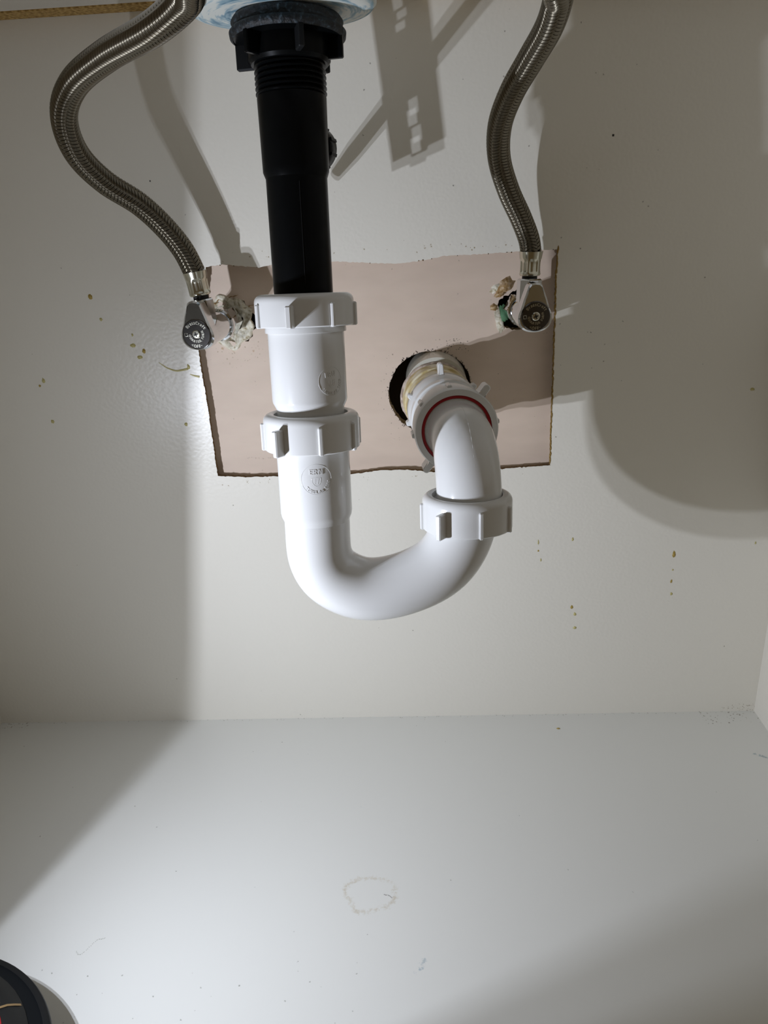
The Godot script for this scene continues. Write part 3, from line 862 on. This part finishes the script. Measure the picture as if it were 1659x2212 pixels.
	lathe(mb, [Vector2(0.0205, 0.0560), Vector2(0.0255, 0.0565), Vector2(0.0262, 0.0590), Vector2(0.0262, 0.0700), Vector2(0.0250, 0.0735), Vector2(0.0243, 0.0760), Vector2(0.0243, 0.0810), Vector2(0.0256, 0.0820), Vector2(0.0258, 0.0900), Vector2(0.0247, 0.0910), Vector2(0.0247, 0.0975), Vector2(0.0254, 0.0985), Vector2(0.0254, 0.1095), Vector2(0.0205, 0.1105)], 80, ARM, 30.0)
	var rg := part("threaded_ring", mb, M.plastic, ad)
	for a in [[-4.0, 0.0085, 0.0040], [-64.0, 0.0022, 0.0034], [-106.0, 0.0022, 0.0034], [-146.0, 0.0020, 0.0034], [52.0, 0.0020, 0.0034], [110.0, 0.002, 0.0034]]:
		wing(ARM, arm_az(a[0]), 0.0258, maxf(a[1], 0.003), a[2], 0.0620, 0.0690, M.plastic, rg, "tab")
	mb = MB.new()
	lathe(mb, [Vector2(0.0205, 0.0130), Vector2(0.0262, 0.0135), Vector2(0.0262, 0.0350), Vector2(0.0250, 0.0360), Vector2(0.0248, 0.0575), Vector2(0.0205, 0.0585)], 80, ARM, 30.0)
	part("aged_hub", mb, M.aged, ad, "yellowed glue-stained hub")
	mb = MB.new()
	noise.seed = 12; noise.frequency = 120.0
	var rimf := func(uu: float, vv: float) -> Vector3:
		var a := TAU * uu; var b2 := TAU * vv
		var p := Vector3(sin(a), 0, cos(a)) * (0.0262 + 0.0015 * cos(b2)) + Vector3(0, 0.0145 + 0.0026 * sin(b2), 0)
		return ARM * (p * (1.0 + 0.035 * noise.get_noise_3dv(p)))
	grid(mb, rimf, 96, 10, func(p: Vector3) -> Vector3:
		var l := ARM.affine_inverse() * p
		var rd := Vector3(l.x, 0, l.z).normalized()
		return ARM.basis * (l - (rd * 0.0262 + Vector3(0, 0.0145, 0))))
	part("primer_rim", mb, M.primer, ad, "ragged rim of dried primer")
	var dp := thing("drain_stub", "grey-white drain pipe stub inside the dark round hole in the wall", "drain pipe", ARM * Vector3(0, -0.05, 0))
	mb = MB.new()
	lathe(mb, [Vector2(0.0, -0.0950), Vector2(0.0240, -0.0950), Vector2(0.0242, -0.0940), Vector2(0.0242, 0.0120), Vector2(0.020, 0.0120)], 64, frame_along(Vector3(0.0710, 0.3160, 0.0), Vector3(0, -0.03, 1), Vector3.UP))
	part("pipe", mb, mat(Color(0.80, 0.79, 0.74), 0.15), dp)

func arm_az(screen: float) -> float:
	# degrees clockwise from straight up, as seen looking at the wall -> turn about the arm's axis
	var v := Vector3(sin(deg_to_rad(screen)), cos(deg_to_rad(screen)), 0)
	var l := ARM.basis.inverse() * v
	return rad_to_deg(atan2(l.x, l.z))

# ------------------------------------------------------------------ hoses and valves
func hose(label: String, pts: Array, collar_dir: Vector3, r: float) -> void:
	var P := []
	for p in pts: P.append(Vector3(p[0], p[1], p[2]))
	var path := spline(P, 14)
	# even arc length
	var acc := [0.0]
	for i in path.size() - 1: acc.append(acc[-1] + path[i].distance_to(path[i + 1]))
	var total: float = acc[-1]
	var even := []
	var j := 0
	var num := int(total / 0.0010)
	for i in num + 1:
		var s := total * i / num
		while j < acc.size() - 2 and acc[j + 1] < s: j += 1
		even.append(path[j].lerp(path[j + 1], clampf((s - acc[j]) / (acc[j + 1] - acc[j]), 0.0, 1.0)))
	var t := thing("supply_hose", label, "hose", P[-1], "braided supply hoses")
	var mb := MB.new()
	tube(mb, even, r - 0.0008, 24)
	part("rubber_core", mb, M.core, t)
	# braid: bands of three wires, laid two over two under so that chevrons run along the hose
	var fr := frames(even)
	var carriers := 8
	var pitch := 0.0195
	mb = MB.new()
	var turns := total / pitch
	var steps := int(turns * 56.0)
	var across := [[-0.5, -0.5], [-0.44, 0.0], [-0.31, 0.3], [-0.20, 0.05], [-0.16, -0.3], [-0.12, 0.05], [0.0, 0.3], [0.12, 0.05], [0.16, -0.3], [0.20, 0.05], [0.31, 0.3], [0.44, 0.0], [0.5, -0.5]]
	var na := across.size()
	for dirn: float in [1.0, -1.0]:
		for k in carriers:
			var pv := PackedVector3Array()
			for i in steps + 1:
				var s := total * i / steps
				var th := TAU * (float(k) / carriers + dirn * s / pitch)
				var over := cos(PI / 2 * (2.0 * carriers * th / TAU) - PI / 4) * dirn
				over = clampf(over * 1.5, -1.0, 1.0)
				var rad := r + 0.00046 * over
				for c in na:
					# step sideways along the hose
					var ss := clampf(s + across[c][0] * pitch / carriers * 0.86, 0.0, total)
					var fi := ss / total * num
					var f0 := mini(int(fi), num - 1)
					var w := fi - f0
					var A: Array = fr[f0]; var B: Array = fr[f0 + 1]
					var o: Vector3 = (A[1] as Vector3).lerp(B[1], w) * cos(th) + (A[2] as Vector3).lerp(B[2], w) * sin(th)
					pv.append((A[0] as Vector3).lerp(B[0], w) + o * (rad + across[c][1] * 0.00075))
			var nv := PackedVector3Array()
			nv.resize(pv.size())
			for i in steps + 1:
				var i0 := maxi(i - 1, 0); var i1 := mini(i + 1, steps)
				var fi2 := mini(int(float(i) / steps * num), num)
				for c in na:
					var e: Vector3 = pv[i1 * na + c] - pv[i0 * na + c]
					var g: Vector3 = pv[i * na + mini(c + 1, na - 1)] - pv[i * na + maxi(c - 1, 0)]
					var nn := e.cross(g).normalized()
					if nn.dot(pv[i * na + c] - (fr[fi2][0] as Vector3)) < 0.0: nn = -nn
					nv[i * na + c] = nn
			for i in steps:
				for c in na - 1:
					var a := i * na + c
					mb.tri(pv[a], pv[a + 1], pv[a + na + 1], nv[a], nv[a + 1], nv[a + na + 1])
					mb.tri(pv[a], pv[a + na + 1], pv[a + na], nv[a], nv[a + na + 1], nv[a + na])
	part("steel_braid", mb, M.steel, t, "woven stainless steel braid")
	# crimped, scalloped collar nut
	var xf := frame_along(P[-1] + collar_dir * 0.0155, -collar_dir, Vector3(0.2, 0, 1))
	mb = MB.new()
	var col := func(u: float, v: float) -> Vector3:
		var a := TAU * u
		var h := 0.0165 * v
		var base := 0.0074 + 0.0012 * pow(v, 3.0) + 0.0004 * pow(1.0 - v, 4.0)
		if v < 0.06: base -= 0.0009 * (1.0 - v / 0.06)
		var lobe := pow(maxf(0.0, cos(a * 3.0)), 0.6) if cos(a * 3.0) > 0.0 else pow(-cos(a * 3.0), 0.6)
		var band := smoothstep(0.05, 0.2, v) * (1.0 - smoothstep(0.55, 0.74, v))
		var rr := base - 0.0009 * band * smoothstep(0.25, 0.8, lobe)
		return xf * (Vector3(sin(a), 0, cos(a)) * rr + Vector3(0, h, 0))
	grid(mb, col, 72, 26, func(p: Vector3) -> Vector3:
		var l := xf.affine_inverse() * p
		return xf.basis * Vector3(l.x, 0, l.z))
	lathe(mb, [Vector2(0.0086, 0.0165), Vector2(0.0079, 0.0166), Vector2(0.0070, 0.0150)], 48, xf)
	lathe(mb, [Vector2(0.0, 0.0), Vector2(0.0070, 0.0)], 48, xf)
	part("collar_nut", mb, M.nickel, t, "crimped nickel collar nut")

func hexagon(r: float) -> PackedVector2Array:
	var p := PackedVector2Array()
	for i in 6: p.append(Vector2(cos(TAU * i / 6.0), sin(TAU * i / 6.0)) * r)
	return p

func valve(label: String, stub: Vector3, handle: Vector3, out: Vector3, collar: Vector3) -> void:
	# stub: where the pipe leaves the wall; handle: centre of the handle's face; out: outlet's foot on the body; collar: lower end of the hose nut
	var t := thing("shutoff_valve", label, "valve", stub, "shut-off valves")
	var ax := (handle - stub).normalized()
	var L := stub.distance_to(handle)
	var zf := frame_along(stub, ax, Vector3.UP)          # y out of the wall, z up
	var mb := MB.new()
	lathe(mb, [Vector2(0.0, -0.02), Vector2(0.0072, -0.02), Vector2(0.0072, L * 0.30), Vector2(0.0, L * 0.30)], 32, zf)
	part("stub_pipe", mb, M.chrome, t)
	mb = MB.new()
	var hx := Transform3D(zf.basis * Basis(Vector3.RIGHT, -PI / 2), stub)
	prism(mb, hexagon(0.0122), L * 0.12, L * 0.34, 0.0010, hx)
	lathe(mb, [Vector2(0.0105, L * 0.34), Vector2(0.0118, L * 0.35), Vector2(0.0118, L * 0.40), Vector2(0.0105, L * 0.41)], 40, zf)
	part("compression_nut", mb, M.chrome, t)
	mb = MB.new()
	lathe(mb, [Vector2(0.0, L * 0.36), Vector2(0.0098, L * 0.36), Vector2(0.0104, L * 0.42), Vector2(0.0108, L * 0.55), Vector2(0.0102, L * 0.76), Vector2(0.0082, L * 0.84), Vector2(0.0060, L * 0.86), Vector2(0.0, L * 0.86)], 40, zf, 30.0)
	part("body", mb, M.chrome, t)
	# outlet with wrench flats, then the dark thread under the hose nut
	var od := (collar - out).normalized()
	var ol := out.distance_to(collar)
	var of := frame_along(out, od, Vector3(0.25, 0, 1))
	mb = MB.new()
	var ox := Transform3D(of.basis * Basis(Vector3.RIGHT, -PI / 2), out)
	var flats := PackedVector2Array()
	for i in 8:
		var a := TAU * (i + 0.5) / 8.0
		flats.append(Vector2(cos(a), sin(a)) * 0.0088)
	prism(mb, flats, 0.004, ol - 0.0022, 0.0010, ox)
	part("outlet", mb, M.chrome, t)
	mb = MB.new()
	lathe(mb, [Vector2(0.0054, ol - 0.004), Vector2(0.0054, ol + 0.003)], 32, of)
	part("outlet_thread", mb, M.core, t)
	# tear-drop handle
	var up := Vector3.UP
	var hzf := Transform3D(Basis(ax.cross(up).normalized() * -1.0, Vector3.ZERO, ax), handle)
	var yy := ax.cross(hzf.basis.x).normalized()
	hzf.basis = Basis(hzf.basis.x, yy, ax)
	var poly := PackedVector2Array()
	for i in 25:
		var a := deg_to_rad(-205.0 + 230.0 * i / 24.0)
		var lobes := 1.0 + 0.10 * cos((a + PI / 2) * 3.0 + PI) * 0.6
		poly.append(Vector2(cos(a), sin(a)) * 0.0120 * lobes)
	for p in [[0.0082, 0.0115], [0.0056, 0.0185], [0.0048, 0.0206], [0.0032, 0.0221], [0.0, 0.0226], [-0.0032, 0.0221], [-0.0048, 0.0206], [-0.0056, 0.0185], [-0.0082, 0.0115]]: poly.append(Vector2(p[0], p[1]))
	mb = MB.new()
	prism(mb, poly, -0.0105, -0.0004, 0.0012, hzf)
	var h := part("handle", mb, M.chrome, t)
	var df := Transform3D(hzf.basis * Basis(Vector3.RIGHT, PI / 2), handle)
	mb = MB.new()
	lathe(mb, [Vector2(0.0104, -0.002), Vector2(0.0104, 0.0002), Vector2(0.0098, 0.0006), Vector2(0.0, 0.0006)], 56, df, 30.0)
	var disc := part("cap_disc", mb, M.disc, h)
	var place := func(x: float, y: float, d: float) -> Vector3: return hzf * Vector3(x, y, 0.0006 + d)
	mb = MB.new()
	letters(mb, "BrassCraft", 0.0021, 0.0004, 0.0080, PI * 0.48, false, place, 1.2)
	letters(mb, "QUARTER TURN", 0.00105, 0.0003, 0.0050, -PI * 0.42, true, place, 1.8)
	letters(mb, "<OFF-", 0.0021, 0.0004, 0.0082, -PI * 0.52, true, place, 1.2)
	var sq := []
	for p in [[-0.0088, 0.0008], [-0.0068, 0.0010], [-0.0066, -0.0012], [-0.0086, -0.0014], [-0.0088, 0.0008]]: sq.append(place.call(p[0], p[1], 0.0))
	tube(mb, sq, 0.00018, 6, false)
	part("raised_lettering", mb, M.nickel, disc)
	mb = MB.new()
	lathe(mb, [Vector2(0.0030, 0.0), Vector2(0.0030, 0.0010), Vector2(0.0024, 0.0015), Vector2(0.0, 0.0016)], 32, df, 30.0)
	var sc := part("screw", mb, M.nickel, h)
	mb = MB.new()
	for a in [0.3, 0.3 + PI / 2]:
		rbox(mb, Vector3(0.0016, 0.0004, 0.0002), 0.00005, hzf * Transform3D(Basis(Vector3(0, 0, 1), a), Vector3(0, 0, 0.0016)))
	part("cross_slot", mb, M.core, sc)

# ------------------------------------------------------------------ work light
func build_work_light() -> void:
	var t := thing("work_light", "black cordless work light standing on the floor, red and tan print on its base", "work light", Vector3(-0.238, 0, 0.362))
	var bc := Vector3(-0.238, 0.0, 0.362)
	var mb := MB.new()
	lathe(mb, [Vector2(0.0, 0.0), Vector2(0.087, 0.0005), Vector2(0.0895, 0.004), Vector2(0.090, 0.022), Vector2(0.090, 0.030), Vector2(0.0825, 0.0335), Vector2(0.0735, 0.042), Vector2(0.0585, 0.048), Vector2(0.0, 0.050)], 96, Transform3D(Basis(), bc), 30.0)
	var base := part("base", mb, M.tool, t)
	mb = MB.new()
	lathe(mb, [Vector2(0.0900, 0.0275), Vector2(0.0912, 0.029), Vector2(0.0905, 0.0310), Vector2(0.087, 0.0322)], 96, Transform3D(Basis(), bc), 60.0)
	part("rim", mb, M.black_dull, base)
	# print on the sloping shoulder
	for l in [[92.0, 165.0, 0.0590, 0.0800, M.tool_label], [117.0, 130.0, 0.0600, 0.0680, M.tool_red], [134.0, 141.0, 0.0600, 0.0700, M.tool_tan], [131.0, 132.2, 0.0600, 0.0790, M.tool_tan]]:
		mb = MB.new()
		var lift := 0.0003 if l[4] == M.tool_label else 0.0006
		var fn := func(u: float, v: float) -> Vector3:
			var a := deg_to_rad(lerpf(l[0], l[1], u))
			var rr := lerpf(l[2], l[3], v)
			var y := 0.0
			if rr > 0.0735: y = lerpf(0.042, 0.0335, (rr - 0.0735) / 0.009)
			else: y = lerpf(0.048, 0.042, (rr - 0.0585) / 0.015)
			return bc + Vector3(sin(a) * rr, y + lift, cos(a) * rr) + Vector3(sin(a), 0, cos(a)) * lift * 0.6
		grid(mb, fn, 12, 6, func(_p: Vector3) -> Vector3: return Vector3.UP)
		part("base_print", mb, l[4], base)
	# the head that carries the diodes, and the plates that trim its beam
	var nrm := Vector3(1.0, -0.14, 0.324).normalized()
	var along := (Vector3(0.308, 0, -0.951) - nrm * nrm.dot(Vector3(0.308, 0, -0.951))).normalized()
	var upv := nrm.cross(along).normalized()
	if upv.y < 0: upv = -upv
	var hf := Transform3D(Basis(along, upv, nrm), LAMP)
	var aim := Vector3(0.90, -0.02, -0.43).normalized()
	var head := Transform3D(Basis.looking_at(aim, upv), LAMP - aim * 0.004)
	mb = MB.new()
	rbox(mb, Vector3(0.030, 0.048, 0.014), 0.003, head * Transform3D(Basis(), Vector3(0, 0, 0.0145)))
	part("head", mb, M.tool, t)
	mb = MB.new()
	tube(mb, spline([bc + Vector3(-0.03, 0.046, 0.02), bc + Vector3(-0.050, 0.12, 0.035), head * Vector3(0, -0.03, 0.030)], 8), 0.009, 20)
	part("stem", mb, M.tool, t)
	# smoked clear guard on the side of the basin cabinet's left panel
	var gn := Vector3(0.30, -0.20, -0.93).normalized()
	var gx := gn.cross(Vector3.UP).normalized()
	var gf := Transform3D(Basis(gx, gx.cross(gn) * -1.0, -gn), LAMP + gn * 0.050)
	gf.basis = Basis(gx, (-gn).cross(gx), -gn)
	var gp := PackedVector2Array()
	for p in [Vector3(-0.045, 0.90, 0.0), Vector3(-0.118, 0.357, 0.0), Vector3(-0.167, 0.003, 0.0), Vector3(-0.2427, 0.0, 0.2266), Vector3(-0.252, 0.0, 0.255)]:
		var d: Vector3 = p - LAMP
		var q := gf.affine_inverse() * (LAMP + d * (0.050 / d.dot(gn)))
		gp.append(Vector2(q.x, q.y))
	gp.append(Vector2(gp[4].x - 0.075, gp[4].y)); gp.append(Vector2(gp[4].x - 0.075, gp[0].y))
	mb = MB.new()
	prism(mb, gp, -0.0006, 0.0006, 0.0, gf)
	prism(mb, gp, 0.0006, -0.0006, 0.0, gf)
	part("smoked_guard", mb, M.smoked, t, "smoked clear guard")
	# dark door towards the room
	var fa := (Vector3(0.2764, 0, 0.2241) - LAMP).normalized(); var fb := (Vector3(0.1149, 0, 0.2887) - LAMP).normalized()
	var ed := (fb - fa).normalized()
	var fn2 := fa.cross(fb).normalized()
	if fn2.z < 0: fn2 = -fn2
	var mid := (fa + fb) * 0.5 * 0.060
	mb = MB.new()
	rbox(mb, Vector3(0.045, 0.025, 0.0008), 0.0002, Transform3D(Basis(ed, fn2, ed.cross(fn2)), LAMP + mid - ed * 0.012 + fn2 * 0.025))
	part("barn_door", mb, M.tool, t)
	for s in [-1.0, 1.0]:
		mb = MB.new()
		lathe(mb, [Vector2(0.0045, 0.0), Vector2(0.0045, 0.0006), Vector2(0.0, 0.0010)], 24, Transform3D(head.basis * Basis(Vector3.RIGHT, -PI / 2), hf * Vector3(0, s * 0.011, 0) - aim * 0.0042))
		part("led", mb, M.led, t)
		var a := AreaLight3D.new()
		a.name = "diode_light"
		a.area_size = Vector2(0.0044, 0.0044)
		a.light_color = Color(0.91, 0.938, 1.0)
		a.light_energy = ENERGY
		a.shadow_enabled = true
		a.area_range = 6.0
		t.add_child(a, true)
		a.transform = Transform3D(Basis.looking_at(aim, Vector3.UP), hf * Vector3(0, s * 0.011, 0.0) - bc)

# ------------------------------------------------------------------
func _ready() -> void:
	# camera
	var cam := Camera3D.new()
	cam.name = "camera"
	add_child(cam)
	cam.fov = rad_to_deg(2.0 * atan(1106.0 / 1655.0))
	cam.near = 0.01
	cam.transform = Transform3D(Basis(Vector3(0.998207, -0.047199, -0.036822), Vector3(0.030207, 0.928192, -0.370873), Vector3(0.051683, 0.369096, 0.927953)).orthonormalized(), Vector3(0.05809, 0.44821, 0.60193))
	cam.current = true
	# the dim room in front of the cabinet
	var we := WorldEnvironment.new()
	we.name = "environment"
	var env := Environment.new()
	env.background_mode = Environment.BG_COLOR
	env.background_color = Color(0.30, 0.25, 0.17)
	env.background_energy_multiplier = 1.0
	env.tonemap_mode = Environment.TONE_MAPPER_LINEAR
	env.tonemap_exposure = 1.0
	env.sdfgi_enabled = true; env.ssao_enabled = true; env.ssil_enabled = true
	we.environment = env
	add_child(we)
	noise.noise_type = FastNoiseLite.TYPE_SIMPLEX_SMOOTH
	materials()
	build_setting()
	build_drain()
	build_trap()
	valve("chrome quarter-turn valve in crumbling plaster, its cap gleaming, under the long curved hose", Vector3(-0.0880, 0.3720, -0.009), Vector3(-0.0976, 0.3715, 0.060), Vector3(-0.0952, 0.3720, 0.039), Vector3(-0.0970, 0.3955, 0.039))
	valve("chrome quarter-turn valve beside torn brown paper, dark cap lettering readable, near the cut-out's glued edge", Vector3(0.1345, 0.3720, -0.009), Vector3(0.1408, 0.3721, 0.047), Vector3(0.1385, 0.3720, 0.023), Vector3(0.1396, 0.3977, 0.022))
	hose("braided steel hose in a wide S-curve down to the valve with plaster round it", [[0.0900,0.6800,0.3300],[0.0850,0.6000,0.3250],[0.0550,0.5620,0.2980],[0.0150,0.5500,0.2580],[-0.0319,0.5454,0.2150],[-0.0445,0.5413,0.1900],[-0.0672,0.5348,0.1700],[-0.1027,0.5300,0.1400],[-0.1305,0.5210,0.1200],[-0.1458,0.5070,0.1050],[-0.1491,0.4884,0.0880],[-0.1415,0.4723,0.0700],[-0.1265,0.4583,0.0540],[-0.1143,0.4429,0.0450],[-0.1050,0.4271,0.0400],[-0.0990,0.4112,0.0390]], Vector3(0.13, -0.99, 0.0), 0.0072)
	hose("braided steel hose with a gentle bend down to the valve beside torn paper", [[0.1800,0.7000,0.1900],[0.1760,0.6300,0.1900],[0.1500,0.5760,0.1880],[0.1312,0.5481,0.1650],[0.1330,0.5406,0.1470],[0.1314,0.5318,0.1300],[0.1252,0.5208,0.1070],[0.1177,0.5078,0.0850],[0.1131,0.4927,0.0640],[0.1145,0.4751,0.0460],[0.1223,0.4553,0.0330],[0.1321,0.4371,0.0250],[0.1383,0.4229,0.0220],[0.1401,0.4132,0.0220]], Vector3(-0.03, -1.0, 0.0).normalized(), 0.0070)
	build_work_light()
